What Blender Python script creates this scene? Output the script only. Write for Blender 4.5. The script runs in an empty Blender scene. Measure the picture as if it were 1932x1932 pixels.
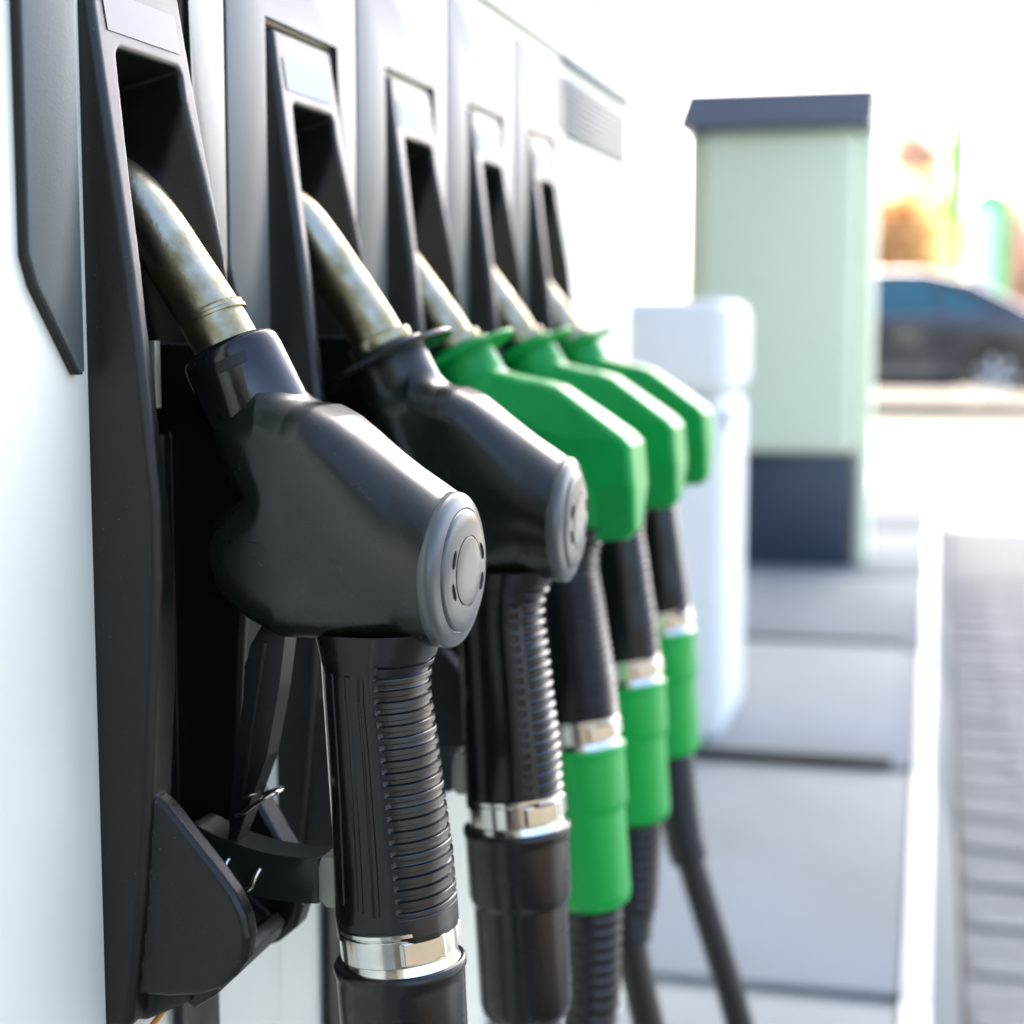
import bpy, bmesh, math, random
import numpy as np
from mathutils import Vector, Matrix
rng = random.Random(7)
S = bpy.context.scene
C = S.collection

# ------------------------------------------------------------------ camera
K = 1.1            # metres per unit of the dispenser measurements
CAMZ = 0.95        # camera height above the driveway
PITCH, YAW = 6.4718, 14.0508
cam_d = bpy.data.cameras.new('camera'); cam = bpy.data.objects.new('camera', cam_d); C.objects.link(cam)
cam.location = (0, 0, CAMZ)
cam.rotation_euler = (math.radians(90 - PITCH), 0, math.radians(YAW))
cam_d.sensor_width = 36; cam_d.lens = 3200 / 1932 * 36
cam_d.clip_start = 0.02; cam_d.clip_end = 2000
cam_d.dof.use_dof = True
_fw = Vector((-math.sin(math.radians(YAW)) * math.cos(math.radians(PITCH)), math.cos(math.radians(YAW)) * math.cos(math.radians(PITCH)), -math.sin(math.radians(PITCH))))
cam_d.dof.focus_distance = K * Vector((-.17, .572, -.13)).dot(_fw)
cam_d.dof.aperture_fstop = 6.4
S.camera = cam

# ------------------------------------------------------------------ light
SUN_EL, SUN_AZ = 40.0, -10.0      # azimuth from +Y towards +X
w = bpy.data.worlds.new('World'); S.world = w; w.use_nodes = True
nt = w.node_tree; nt.nodes.clear()
sky = nt.nodes.new('ShaderNodeTexSky'); sky.sky_type = 'NISHITA'; sky.sun_disc = False
sky.sun_elevation = math.radians(SUN_EL); sky.sun_rotation = math.radians(SUN_AZ)
sky.air_density = .6; sky.dust_density = 4.0; sky.ozone_density = .8
bg = nt.nodes.new('ShaderNodeBackground'); bg.inputs['Strength'].default_value = 0.15
wo = nt.nodes.new('ShaderNodeOutputWorld')
nt.links.new(sky.outputs[0], bg.inputs[0]); nt.links.new(bg.outputs[0], wo.inputs[0])
sd = bpy.data.lights.new('sun', 'SUN'); sd.energy = 5.0; sd.angle = math.radians(0.6); sd.color = (1, .95, .87)
sun = bpy.data.objects.new('sun', sd); C.objects.link(sun)
_a, _e = math.radians(SUN_AZ), math.radians(SUN_EL)
_sv = Vector((math.sin(_a) * math.cos(_e), math.cos(_a) * math.cos(_e), math.sin(_e)))
sun.rotation_euler = _sv.to_track_quat('Z', 'Y').to_euler(); sun.location = (6, 6, 12)
S.view_settings.view_transform = 'Standard'; S.view_settings.look = 'None'
S.view_settings.gamma = 1.0; S.view_settings.use_curve_mapping = False
S.view_settings.exposure = 2.7
S.render.engine = 'CYCLES'
S.cycles.use_denoising = True
S.cycles.max_bounces = 8

# ------------------------------------------------------------------ materials
def mat(name, col, rough=.5, metal=0, spec=.5, bump=None, var=None, coat=0, coat_r=.1, emis=None, trans=0, dust=None):
    """bump=(scale, strength, distance); var=(scale, colour2, lo, hi) object-space noise"""
    m = bpy.data.materials.new(name); m.use_nodes = True
    t = m.node_tree; b = t.nodes['Principled BSDF']
    b.inputs['Base Color'].default_value = (*col, 1); b.inputs['Roughness'].default_value = rough
    b.inputs['Metallic'].default_value = metal; b.inputs['Specular IOR Level'].default_value = spec
    b.inputs['Coat Weight'].default_value = coat; b.inputs['Coat Roughness'].default_value = coat_r
    b.inputs['Transmission Weight'].default_value = trans
    tc = t.nodes.new('ShaderNodeTexCoord')
    if var:
        n = t.nodes.new('ShaderNodeTexNoise'); n.inputs['Scale'].default_value = var[0]; n.inputs['Detail'].default_value = 5
        t.links.new(tc.outputs['Object'], n.inputs['Vector'])
        r = t.nodes.new('ShaderNodeMapRange'); r.inputs[1].default_value = var[2]; r.inputs[2].default_value = var[3]
        t.links.new(n.outputs[0], r.inputs[0])
        x = t.nodes.new('ShaderNodeMix'); x.data_type = 'RGBA'
        x.inputs['A'].default_value = (*col, 1); x.inputs['B'].default_value = (*var[1], 1)
        t.links.new(r.outputs[0], x.inputs['Factor']); t.links.new(x.outputs['Result'], b.inputs['Base Color'])
        if len(var) > 4:
            r2 = t.nodes.new('ShaderNodeMapRange'); r2.inputs[3].default_value = rough; r2.inputs[4].default_value = var[4]
            t.links.new(r.outputs[0], r2.inputs[0]); t.links.new(r2.outputs[0], b.inputs['Roughness'])
    if dust:
        n = t.nodes.new('ShaderNodeTexNoise'); n.inputs['Scale'].default_value = dust[0]; n.inputs['Detail'].default_value = 2
        n2 = t.nodes.new('ShaderNodeTexNoise'); n2.inputs['Scale'].default_value = dust[0] * .04; n2.inputs['Detail'].default_value = 3
        t.links.new(tc.outputs['Object'], n.inputs['Vector']); t.links.new(tc.outputs['Object'], n2.inputs['Vector'])
        r = t.nodes.new('ShaderNodeMapRange'); r.inputs[1].default_value = .68; r.inputs[2].default_value = .76; t.links.new(n.outputs[0], r.inputs[0])
        r2 = t.nodes.new('ShaderNodeMapRange'); r2.inputs[1].default_value = .4; r2.inputs[2].default_value = .7; t.links.new(n2.outputs[0], r2.inputs[0])
        mu = t.nodes.new('ShaderNodeMath'); mu.operation = 'MULTIPLY'; t.links.new(r.outputs[0], mu.inputs[0]); t.links.new(r2.outputs[0], mu.inputs[1])
        x = t.nodes.new('ShaderNodeMix'); x.data_type = 'RGBA'; x.inputs['B'].default_value = (*dust[1], 1)
        if b.inputs['Base Color'].is_linked: t.links.new(b.inputs['Base Color'].links[0].from_socket, x.inputs['A'])
        else: x.inputs['A'].default_value = (*col, 1)
        t.links.new(mu.outputs[0], x.inputs['Factor']); t.links.new(x.outputs['Result'], b.inputs['Base Color'])
        r3 = t.nodes.new('ShaderNodeMapRange'); r3.inputs[1].default_value = .35; r3.inputs[2].default_value = .75; r3.inputs[3].default_value = rough; r3.inputs[4].default_value = rough + dust[2]
        t.links.new(n2.outputs[0], r3.inputs[0]); t.links.new(r3.outputs[0], b.inputs['Roughness'])
    if bump:
        n = t.nodes.new('ShaderNodeTexNoise'); n.inputs['Scale'].default_value = bump[0]; n.inputs['Detail'].default_value = 3
        t.links.new(tc.outputs['Object'], n.inputs['Vector'])
        bp = t.nodes.new('ShaderNodeBump'); bp.inputs['Strength'].default_value = bump[1]; bp.inputs['Distance'].default_value = bump[2]
        t.links.new(n.outputs[0], bp.inputs['Height']); t.links.new(bp.outputs[0], b.inputs['Normal'])
    return m

M = dict(
    housing=mat('grained black plastic', (.007, .008, .007), .31, spec=.42, bump=(2400, .5, .00018), var=(60, (.009, .009, .008), .4, .75), dust=(800, (.06, .06, .055), .08)),
    plate=mat('slate plastic', (.075, .095, .095), .38, spec=.55, bump=(900, .35, .0003)),
    wall=mat('cream paint', (.85, .85, .70), .4, var=(9, (.80, .81, .67), .45, .8)),
    white=mat('white paint', (.82, .85, .81), .55, spec=.3),
    body=mat('black rubber cover', (.007, .012, .007), .20, spec=.58, bump=(900, .06, .0002), var=(45, (.010, .012, .011), .45, .7, .30), dust=(650, (.07, .07, .06), .16)),
    cap=mat('grey moulded cap', (.085, .095, .090), .27, spec=.65, bump=(1400, .15, .0002)),
    collar=mat('glossy black collar', (.008, .009, .010), .11, spec=.6, bump=(120, .2, .0008), dust=(700, (.06, .06, .055), .1)),
    grip=mat('black grip plastic', (.006, .008, .007), .15, spec=.4, bump=(900, .12, .0002), dust=(900, (.06, .06, .055), .12)),
    lever=mat('satin black lever', (.006, .007, .008), .32, spec=.4),
    lever2=mat('dark green black bar', (.012, .017, .014), .34, spec=.5),
    rib=mat('grey rubber grip', (.010, .012, .013), .24, spec=.6, bump=(1200, .3, .0003)),
    chrome=mat('chrome', (.78, .77, .72), .12, 1, bump=(300, .05, .0003), var=(30, (.55, .52, .46), .5, .7, .22)),
    nickel=mat('worn nickel spout', (.56, .53, .38), .30, 1, bump=(420, .3, .0005), var=(60, (.30, .24, .11), .40, .66, .48)),
    steel=mat('steel wire', (.7, .66, .55), .2, 1),
    alloy=mat('dull cast alloy', (.33, .34, .27), .55, .6, bump=(900, .5, .0004)),
    greenp=mat('green plastic', (.0, .36, .06), .33, spec=.35, bump=(60, .10, .0006), var=(25, (.0, .29, .05), .45, .75), dust=(500, (.02, .16, .06), .2)),
    greens=mat('green rubber sleeve', (.0, .42, .06), .35),
    sleeve=mat('black rubber sleeve', (.009, .0085, .0085), .22, spec=.5, bump=(200, .1, .0004), dust=(600, (.07, .065, .06), .15)),
    hose=mat('black hose', (.010, .010, .010), .36),
    dark=mat('dark recess', (.006, .006, .006), .6),
    sticker=mat('pale sticker', (.42, .46, .48), .6, spec=.25),
    sticker0=mat('slate sticker', (.02, .025, .03), .33, spec=.6),
    navy=mat('dark slate plastic', (.035, .055, .075), .35),
    slate=mat('slate blue metal', (.13, .16, .20), .35, spec=.7),
    kiosk=mat('pale green paint', (.82, .90, .66), .4),
    island=mat('grey concrete', (.23, .25, .245), .85, spec=.2, bump=(40, .2, .002), var=(3, (.26, .29, .30), .35, .7)),
    kerb=mat('white kerb paint', (.80, .82, .85), .5, var=(5, (.7, .72, .74), .5, .8)),
    kerbface=mat('buff kerb stone', (.30, .305, .27), .85, spec=.2),
    road=mat('pale road', (.085, .077, .062), .9, spec=.1, var=(1.2, (.10, .09, .07), .35, .7), bump=(30, .2, .003)),
    drive=mat('pale grey drive', (.21, .225, .225), .9, spec=.15, var=(4, (.25, .26, .255), .35, .7)),
    drive2=mat('pale sunlit concrete', (.17, .163, .145), .9, spec=.1, var=(1.5, (.20, .19, .17), .35, .7)),
    paver=mat('grey paver', (.215, .23, .23), .9, spec=.15, var=(25, (.235, .245, .24), .35, .7)),
    paver2=mat('light grey paver', (.245, .26, .255), .9, spec=.15, var=(25, (.19, .205, .205), .35, .7)),
    carpaint=mat('dark blue car paint', (.045, .05, .06), .18, .3, coat=1, coat_r=.05),
    silver=mat('pale silver paint', (.62, .67, .72), .3, .3, coat=1, coat_r=.05),
    glass=mat('car glass', (.02, .11, .14), .08, 0, .8),
    tyre=mat('tyre', (.02, .02, .02), .8),
    rim=mat('bright hubcap', (.88, .89, .9), .4),
    lamp=mat('red lamp', (.4, .02, .02), .2),
    orange=mat('orange leaves', (.85, .56, .28), .7, var=(1.5, (.88, .72, .42), .35, .65)),
    tan=mat('tan leaves', (.84, .70, .58), .7, var=(1.5, (.78, .58, .46), .35, .65)),
    bark=mat('bark', (.12, .08, .05), .9),
    lime=mat('lime cloth', (.32, .82, .26), .8),
    signgreen=mat('sign green', (.22, .72, .24), .4),
    pink=mat('pink render', (.60, .44, .40), .8),
    roof=mat('roof tiles', (.30, .16, .12), .8),
    canopy=mat('canopy grey', (.42, .43, .43), .5),
    screen=mat('grey screen', (.30, .34, .34), .75, spec=.15),
    pinkp=mat('pale pink print', (.72, .55, .58), .4),
    brickw=mat('dark brick', (.045, .05, .04), .8, var=(2, (.06, .06, .05), .4, .7)),
    shopglass=mat('dark glass', (.01, .015, .012), .1),
    orangec=mat('orange cable', (.75, .26, .03), .4),
)

for k_ in ('orange', 'tan', 'lime'):
    t_ = M[k_].node_tree; p_ = t_.nodes['Principled BSDF']; o_ = t_.nodes['Material Output']
    tr_ = t_.nodes.new('ShaderNodeBsdfTranslucent'); mx_ = t_.nodes.new('ShaderNodeMixShader'); mx_.inputs[0].default_value = .6
    bc_ = p_.inputs['Base Color']
    if bc_.is_linked: t_.links.new(bc_.links[0].from_socket, tr_.inputs[0])
    else: tr_.inputs[0].default_value = bc_.default_value
    t_.links.new(p_.outputs[0], mx_.inputs[1]); t_.links.new(tr_.outputs[0], mx_.inputs[2]); t_.links.new(mx_.outputs[0], o_.inputs[0])

# ------------------------------------------------------------------ object helpers
def empty(name, loc=(0, 0, 0), rz=0):
    o = bpy.data.objects.new(name, None); C.objects.link(o); o.location = loc; o.rotation_euler = (0, 0, rz)
    o.empty_display_size = .05
    return o
def tag(o, label=None, cat=None, group=None, kind=None):
    if label: o['label'] = label
    if cat: o['category'] = cat
    if group: o['group'] = group
    if kind: o['kind'] = kind
    return o
def link(name, me, m=None, parent=None, smooth=None):
    if m is not None:
        for x in (m if isinstance(m, (list, tuple)) else [m]): me.materials.append(x)
    if smooth is not None:
        for p in me.polygons: p.use_smooth = True
        if smooth < 180:
            me.set_sharp_from_angle(angle=math.radians(smooth))
    o = bpy.data.objects.new(name, me); C.objects.link(o)
    if parent is not None: o.parent = parent
    return o
def mesh_from(name, V, F, scale=1.0):
    me = bpy.data.meshes.new(name)
    me.from_pydata([tuple(float(c) * scale for c in v) for v in V], [], [tuple(int(i) for i in f) for f in F]); me.update()
    return me
def bm_mesh(name, bm):
    bmesh.ops.recalc_face_normals(bm, faces=bm.faces[:])
    me = bpy.data.meshes.new(name); bm.to_mesh(me); bm.free(); return me
def box_bm(bm, lo, hi, bevel=0, seg=2):
    g = bmesh.ops.create_cube(bm, size=1)['verts']
    for v in g:
        v.co = Vector([(lo[i] + hi[i]) / 2 + v.co[i] * (hi[i] - lo[i]) for i in range(3)])
    if bevel:
        ed = list({e for v in g for e in v.link_edges})
        bmesh.ops.bevel(bm, geom=ed, offset=bevel, segments=seg, affect='EDGES', profile=.5)
def box(name, lo, hi, m, parent=None, bevel=0, seg=2):
    bm = bmesh.new(); box_bm(bm, lo, hi, bevel, seg)
    return link(name, bm_mesh(name, bm), m, parent, 40)
def prism_bm(bm, poly, t0, t1, fn, bevel=0, seg=2):
    """poly of 2D points; fn(p,q,t)->xyz; extruded t0..t1"""
    A = [bm.verts.new(fn(p, q, t0)) for p, q in poly]; B = [bm.verts.new(fn(p, q, t1)) for p, q in poly]
    n = len(poly); bm.faces.new(A[::-1]); bm.faces.new(B)
    for i in range(n): bm.faces.new((A[i], A[(i + 1) % n], B[(i + 1) % n], B[i]))
    if bevel:
        ed = list({e for v in A + B for e in v.link_edges})
        bmesh.ops.bevel(bm, geom=ed, offset=bevel, segments=seg, affect='EDGES', profile=.5, clamp_overlap=True)
def prism(name, poly, t0, t1, fn, m, parent=None, bevel=0, seg=2):
    bm = bmesh.new(); prism_bm(bm, poly, t0, t1, fn, bevel, seg)
    return link(name, bm_mesh(name, bm), m, parent, 35)
def tube_data(path, radii, n=24, cap=True, up=(0, 1, 0)):
    P = [Vector(p) for p in path]; V = []; F = []
    T = []
    for i in range(len(P)):
        a = P[max(0, i - 1)]; b = P[min(len(P) - 1, i + 1)]
        d = b - a
        if d.length < 1e-9: d = T[-1] if T else Vector((0, 0, 1))
        T.append(d.normalized())
    u = Vector(up); u = (u - T[0] * u.dot(T[0])).normalized()
    for i in range(len(P)):
        u = (u - T[i] * u.dot(T[i])).normalized(); v = T[i].cross(u)
        r = radii[i] if hasattr(radii, '__len__') else radii
        for k in range(n):
            a = 2 * math.pi * k / n
            V.append(P[i] + (u * math.cos(a) + v * math.sin(a)) * r)
    for i in range(len(P) - 1):
        for k in range(n):
            F.append((i * n + k, i * n + (k + 1) % n, (i + 1) * n + (k + 1) % n, (i + 1) * n + k))
    if cap:
        F.append(tuple(range(n))[::-1]); F.append(tuple((len(P) - 1) * n + k for k in range(n)))
    return V, F
def tube(name, path, radii, m, parent=None, n=24, scale=1.0, smooth=50, cap=True):
    V, F = tube_data(path, radii, n, cap)
    me = mesh_from(name, V, F, scale)
    bm = bmesh.new(); bm.from_mesh(me); bmesh.ops.recalc_face_normals(bm, faces=bm.faces[:]); bm.to_mesh(me); bm.free()
    return link(name, me, m, parent, smooth)
def lathe(name, c, axis, prof, m, parent=None, n=48, scale=1.0, smooth=35):
    """prof = [(s along axis, r)] from c"""
    c = Vector(c); ax = Vector(axis).normalized()
    path = [c + ax * (s + i * 1e-5) for i, (s, r) in enumerate(prof)]
    V = []; F = []
    u = Vector((0, 1, 0)); u = (u - ax * u.dot(ax)).normalized(); v = ax.cross(u)
    for i, (s, r) in enumerate(prof):
        for k in range(n):
            a = 2 * math.pi * k / n
            V.append(c + ax * s + (u * math.cos(a) + v * math.sin(a)) * max(r, 1e-3))
    for i in range(len(prof) - 1):
        for k in range(n):
            F.append((i * n + k, i * n + (k + 1) % n, (i + 1) * n + (k + 1) % n, (i + 1) * n + k))
    F.append(tuple(range(n))[::-1]); F.append(tuple((len(prof) - 1) * n + k for k in range(n)))
    me = mesh_from(name, V, F, scale)
    bm = bmesh.new(); bm.from_mesh(me); bmesh.ops.recalc_face_normals(bm, faces=bm.faces[:]); bm.to_mesh(me); bm.free()
    return link(name, me, m, parent, smooth)
def spline(pts, n=12):
    """Catmull-Rom through pts"""
    P = [np.array(p, float) for p in pts]; P = [2 * P[0] - P[1]] + P + [2 * P[-1] - P[-2]]; out = []
    for i in range(1, len(P) - 2):
        for k in range(n):
            t = k / n; a, b, c, d = P[i - 1], P[i], P[i + 1], P[i + 2]
            out.append(.5 * ((2 * b) + (c - a) * t + (2 * a - 5 * b + 4 * c - d) * t * t + (3 * b - a - 3 * c + d) * t ** 3))
    out.append(P[-2]); return [tuple(float(x) for x in q) for q in out]

# ------------------------------------------------------------------ signed-distance modelling
def sd_poly(px, py, poly):
    P = np.array(poly, np.float32); n = len(P)
    d = np.full(px.shape, 1e9, np.float32); s = np.ones(px.shape, np.float32)
    j = n - 1
    for i in range(n):
        ex, ey = P[j] - P[i]; wx = px - P[i][0]; wy = py - P[i][1]
        t = np.clip((wx * ex + wy * ey) / (ex * ex + ey * ey), 0, 1)
        d = np.minimum(d, (wx - ex * t) ** 2 + (wy - ey * t) ** 2)
        c1 = py >= P[i][1]; c2 = py < P[j][1]; c3 = ex * wy > ey * wx
        f = (c1 & c2 & c3) | (~c1 & ~c2 & ~c3); s = np.where(f, -s, s); j = i
    return s * np.sqrt(d)
def smax(a, b, k): h = np.clip(.5 - .5 * (b - a) / k, 0, 1); return b + (a - b) * h + k * h * (1 - h)
def smin(a, b, k): return -smax(-a, -b, k)
def rmax(a, b, r):
    """round intersection with radius r"""
    return np.minimum(np.maximum(a, b), -r) + np.sqrt(np.maximum(a + r, 0) ** 2 + np.maximum(b + r, 0) ** 2)
def rmin(a, b, r): return -rmax(-a, -b, r)
def extr(d2, h, r): return rmax(d2, h, r)
def surf(name, f, lo, hi, h, scale=1.0, iters=3):
    """surface nets on f(x,y,z) <0 inside"""
    ax = [np.arange(lo[i], hi[i] + h, h, dtype=np.float32) for i in range(3)]
    nx, ny, nz = (len(a) for a in ax)
    G = np.empty((nx, ny, nz), np.float32)
    step = max(1, int(1.2e6 / (ny * nz)))
    Yg, Zg = np.meshgrid(ax[1], ax[2], indexing='ij')
    for i in range(0, nx, step):
        xs = ax[0][i:i + step]
        X = np.broadcast_to(xs[:, None, None], (len(xs), ny, nz))
        G[i:i + step] = f(X, np.broadcast_to(Yg, X.shape), np.broadcast_to(Zg, X.shape))
    ins = G < 0
    cnt = np.zeros((nx - 1, ny - 1, nz - 1), np.int8)
    for a in (0, 1):
        for b in (0, 1):
            for c in (0, 1): cnt += ins[a:nx - 1 + a, b:ny - 1 + b, c:nz - 1 + c]
    act = (cnt > 0) & (cnt < 8); idx = np.full(act.shape, -1, np.int64); cells = np.argwhere(act); idx[act] = np.arange(len(cells))
    acc = np.zeros((len(cells), 3)); num = np.zeros(len(cells)); ci = cells
    cor = [(a, b, c) for a in (0, 1) for b in (0, 1) for c in (0, 1)]
    for p in cor:
        for d in range(3):
            if p[d]: continue
            q = list(p); q[d] = 1
            g0 = G[ci[:, 0] + p[0], ci[:, 1] + p[1], ci[:, 2] + p[2]]; g1 = G[ci[:, 0] + q[0], ci[:, 1] + q[1], ci[:, 2] + q[2]]
            m = (g0 < 0) != (g1 < 0); t = np.where(m, g0 / np.where(m, g0 - g1, 1), 0)
            pos = np.tile(np.array(p, float), (len(ci), 1)); pos[:, d] += t
            acc[m] += pos[m]; num[m] += 1
    V = (ci + acc / num[:, None]) * h + np.array([ax[0][0], ax[1][0], ax[2][0]])
    F = []
    for d in range(3):
        sl0 = [slice(None)] * 3; sl1 = [slice(None)] * 3; sl0[d] = slice(0, -1); sl1[d] = slice(1, None)
        ch = ins[tuple(sl0)] != ins[tuple(sl1)]; e = np.argwhere(ch); u, v = (d + 1) % 3, (d + 2) % 3
        ok = (e[:, u] > 0) & (e[:, v] > 0) & (e[:, u] < G.shape[u] - 1) & (e[:, v] < G.shape[v] - 1); e = e[ok]
        fl = ins[tuple(sl0)][tuple(e.T)]
        def cid(du, dv):
            k = e.copy(); k[:, u] += du; k[:, v] += dv; return idx[k[:, 0], k[:, 1], k[:, 2]]
        q = np.stack([cid(-1, -1), cid(0, -1), cid(0, 0), cid(-1, 0)], 1)
        q[~fl] = q[~fl][:, ::-1]; F.append(q)
    F = np.concatenate(F)
    def grad(P, eps):
        g = np.zeros_like(P)
        for d in range(3):
            a = P.copy(); b = P.copy(); a[:, d] += eps; b[:, d] -= eps
            g[:, d] = (f(a[:, 0], a[:, 1], a[:, 2]) - f(b[:, 0], b[:, 1], b[:, 2])) / (2 * eps)
        return g
    for _ in range(iters):
        g = grad(V, h * .2); L = np.maximum((g ** 2).sum(1), .05); v = f(V[:, 0], V[:, 1], V[:, 2])
        V = V - g * np.clip(v / L, -h * .5, h * .5)[:, None]
    me = bpy.data.meshes.new(name)
    me.vertices.add(len(V)); me.vertices.foreach_set('co', (V * scale).astype(np.float32).ravel())
    me.loops.add(len(F) * 4); me.loops.foreach_set('vertex_index', F.astype(np.int32).ravel())
    me.polygons.add(len(F)); me.polygons.foreach_set('loop_start', np.arange(0, len(F) * 4, 4, dtype=np.int32))
    me.update(calc_edges=True); me.validate()
    for p in me.polygons: p.use_smooth = True
    if len(me.vertices) == len(V):
        N = grad(V, h * .35); N /= np.maximum(np.linalg.norm(N, axis=1), 1e-6)[:, None]
        me.normals_split_custom_set_from_vertices([tuple(x) for x in N])
    return me

mm = K * .001
WALLX = -.287 * K       # face of the dispenser wall
def wz(z): return CAMZ + K * z
ISL = CAMZ - .80        # island height

# ================================================================== THE SETTING
gbm = bmesh.new()
gv = [gbm.verts.new(p) for p in ((-400, -200, 0), (400, -200, 0), (400, 800, 0), (-400, 800, 0))]; gbm.faces.new(gv)
ground = tag(link('ground', bm_mesh('ground', gbm), M['road']), kind='structure')
tag(box('forecourt', (-30, 8.65, .001), (30, 15.2, .005), M['drive2']), kind='structure')
# paving blocks next to the kerb
pv = []
for k, mt in enumerate((M['paver'], M['paver2'])):
    bm = bmesh.new(); box_bm(bm, (-.0985, -.0485, 0.0), (.0985, .0485, .0035), .004, 1)
    me = bm_mesh('paver', bm); me.materials.append(mt); pv.append(me)
drive = tag(box('driveway', (.062, 1.2, .002), (3.4, 8.6, .006), M['drive']), kind='structure')
cnt = 0
for r in range(48):
    y = 1.7 + r * .1
    for c in range(6):
        x = .17 + c * .2 + (.1 if r % 2 else 0)
        if cnt >= 290: break
        o = bpy.data.objects.new('paver', pv[1 if rng.random() < .35 else 0]); C.objects.link(o); o.parent = drive
        o.location = (x, y, .0065 + rng.uniform(0, .003)); o.rotation_euler = (rng.uniform(-.01, .01), rng.uniform(-.01, .01), 0); cnt += 1
# refuelling island: surface slabs divided by dark joints, kerb
isl = tag(box('island', (-1.45, -3.0, .001), (-.0235, 9.0, ISL - .012), M['island']), kind='structure')
ys = [-3.0, -.2, .9, 1.98, 3.045, 4.2, 5.4, 6.6, 7.8, 9.0]
for a, b in zip(ys[:-1], ys[1:]):
    box('slab', (-1.44, a + .024, ISL - .0115), (-.0245, b - .024, ISL), M['island'], isl, .006)
for a, b in zip(ys[:-1], ys[1:]):
    n = 'kerb_stone'
    prism(n, [(-.022, .001), (-.022, ISL + .004), (.008, ISL + .004), (.012, ISL), (.012, .001)], a + .003, b - .003,
          lambda p, q, t: (p, t, q), M['kerb'], isl, .003)
    prism('kerb_footing', [(.013, .001), (.013, ISL - .012), (.018, ISL - .02), (.055, .012), (.055, .001)], a + .003, b - .003,
          lambda p, q, t: (p, t, q), M['kerbface'], isl, .003)

# raised cover plates on the island, front-face shade painted as dark strips
for a_, b_ in ((3.05, 4.12), (4.2, 5.25)):
    cpl = box('cover_plate', (-.60, a_, ISL + .001), (-.062, b_, ISL + .020), M['island'], isl, .004)
    box('plate_edge', (-.60, a_ - .012, ISL + .001), (-.062, a_ - .001, ISL + .018), M['dark'], cpl)

# station canopy keeps the pumps in the shade
cp = empty('station_canopy', (0, 0, 0))
tag(cp, 'flat white station roof over the pumps, out of sight above them', 'canopy')
shop = empty('station_shop', (-1, -6, 0)); tag(shop, 'dark brick station shop behind the viewer, seen only in reflections', 'shop')  # unseen dark block added so the black plastics reflect something dark
box('wall', (-8, -4, 0), (3.4, 0, 4.54), M['brickw'], shop, .02)
for k in range(4):
    wf = box('window', (-7.4 + k * 2.3, .001, .5), (-5.6 + k * 2.3, .05, 2.6), M['navy'], shop, .01)
    box('pane', (-7.3 + k * 2.3, .051, .6), (-5.7 + k * 2.3, .06, 2.5), M['shopglass'], wf)
box('roof_deck', (-9, -9, 4.55), (0.0, 13.3, 5.15), M['canopy'], cp, .03)
for (x, y) in ((-5.4, 10.4), (-5.4, -5.5)):
    box('column', (x - .2, y - .2, .0), (x + .2, y + .2, 4.55), M['canopy'], cp, .02)

# ================================================================== DISPENSER
disp = empty('fuel_dispenser', (WALLX, 1.0 * K, ISL))
tag(disp, 'long cream fuel dispenser with five black nozzle holsters in a row', 'fuel dispenser')
dl = Vector(disp.location)
def D(x, y, z): return (x - dl.x, y - dl.y, z - dl.z)
def dbox(name, lo, hi, m, parent=disp, bevel=0):
    return box(name, D(*lo), D(*hi), m, parent, bevel)
X0 = WALLX
Y0 = .494 * K; PT = .16 * K
ztop_bez = wz(.185)
# cream wall panels between the holsters
hl, hr = 43 * mm, 139 * mm
Yend = 1.61 * K
Yn = .16 * K
HO = [1.5, 9, 12, 12, 9]      # how far each hood sits along its bay, mm
edges = [Yn]
for i in range(5): edges += [Y0 + i * PT + HO[i] * mm + hl + .001, Y0 + i * PT + HO[i] * mm + hr - .001]
edges.append(Yend)
for i in range(5):
    dbox('wall_panel', (X0 - .02, Y0 + i * PT + HO[i] * mm + hl + .003, ISL + .06), (X0 - .001, Y0 + i * PT + HO[i] * mm + hr - .003, wz(-.262)), M['wall'])
for i in range(0, len(edges), 2):
    a, b = edges[i], edges[i + 1]
    if i == 0:
        dbox('wall_panel', (X0 - .02, a, ISL + .06), (X0, Y0 - 36 * mm, wz(.20)), M['wall'], bevel=.0012)
        dbox('wall_panel', (X0 - .02, Y0 - 35 * mm, ISL + .06), (X0, b, wz(.20)), M['wall'], bevel=.0012)
    else:
        dbox('wall_panel', (X0 - .02, a, ISL + .06), (X0, b, wz(.128) if i < len(edges) - 2 else wz(.20)), M['wall'], bevel=.0012)
dbox('wall_panel', (X0 - .02, Y0 + .001, wz(.1285)), (X0 - .0005, Y0 + 5 * PT, wz(.20)), M['wall'])
dbox('inner_body', (X0 - .50, Yn + .01, ISL + .05), (X0 - .09, Yend - .01, wz(.60)), M['dark'])
dbox('end_panel', (X0 - .52, Yend - .022, ISL + .06), (X0 - .0205, Yend - .002, wz(.62)), M['white'])
dbox('end_panel', (X0 - .52, Yn - .02, ISL + .06), (X0 - .0205, Yn, wz(.62)), M['white'])
dbox('plinth', (X0 - .50, Yn, ISL), (X0 - .015, Yend, ISL + .058), M['dark'])
dbox('trim_strip', (X0 - .02, Yn, wz(.2005)), (X0 + .006, Yend, wz(.213)), M['white'], bevel=.002)
dbox('upper_panel', (X0 - .02, Yn, wz(.2135)), (X0 + .001, Yend, wz(.62)), M['white'], bevel=.002)
dbox('display_panel', (X0 + .0005, 1.25 * K, wz(.141)), (X0 + .0035, 1.575 * K, wz(.187)), M['screen'], bevel=.001)
for k in range(9):
    z_ = wz(.1435 + k * .0047)
    sl_ = dbox('louvre', (X0 + .0036, 1.26 * K, z_), (X0 + .0052, 1.565 * K, z_ + .0022), M['plate'], bevel=.0004)
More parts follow.
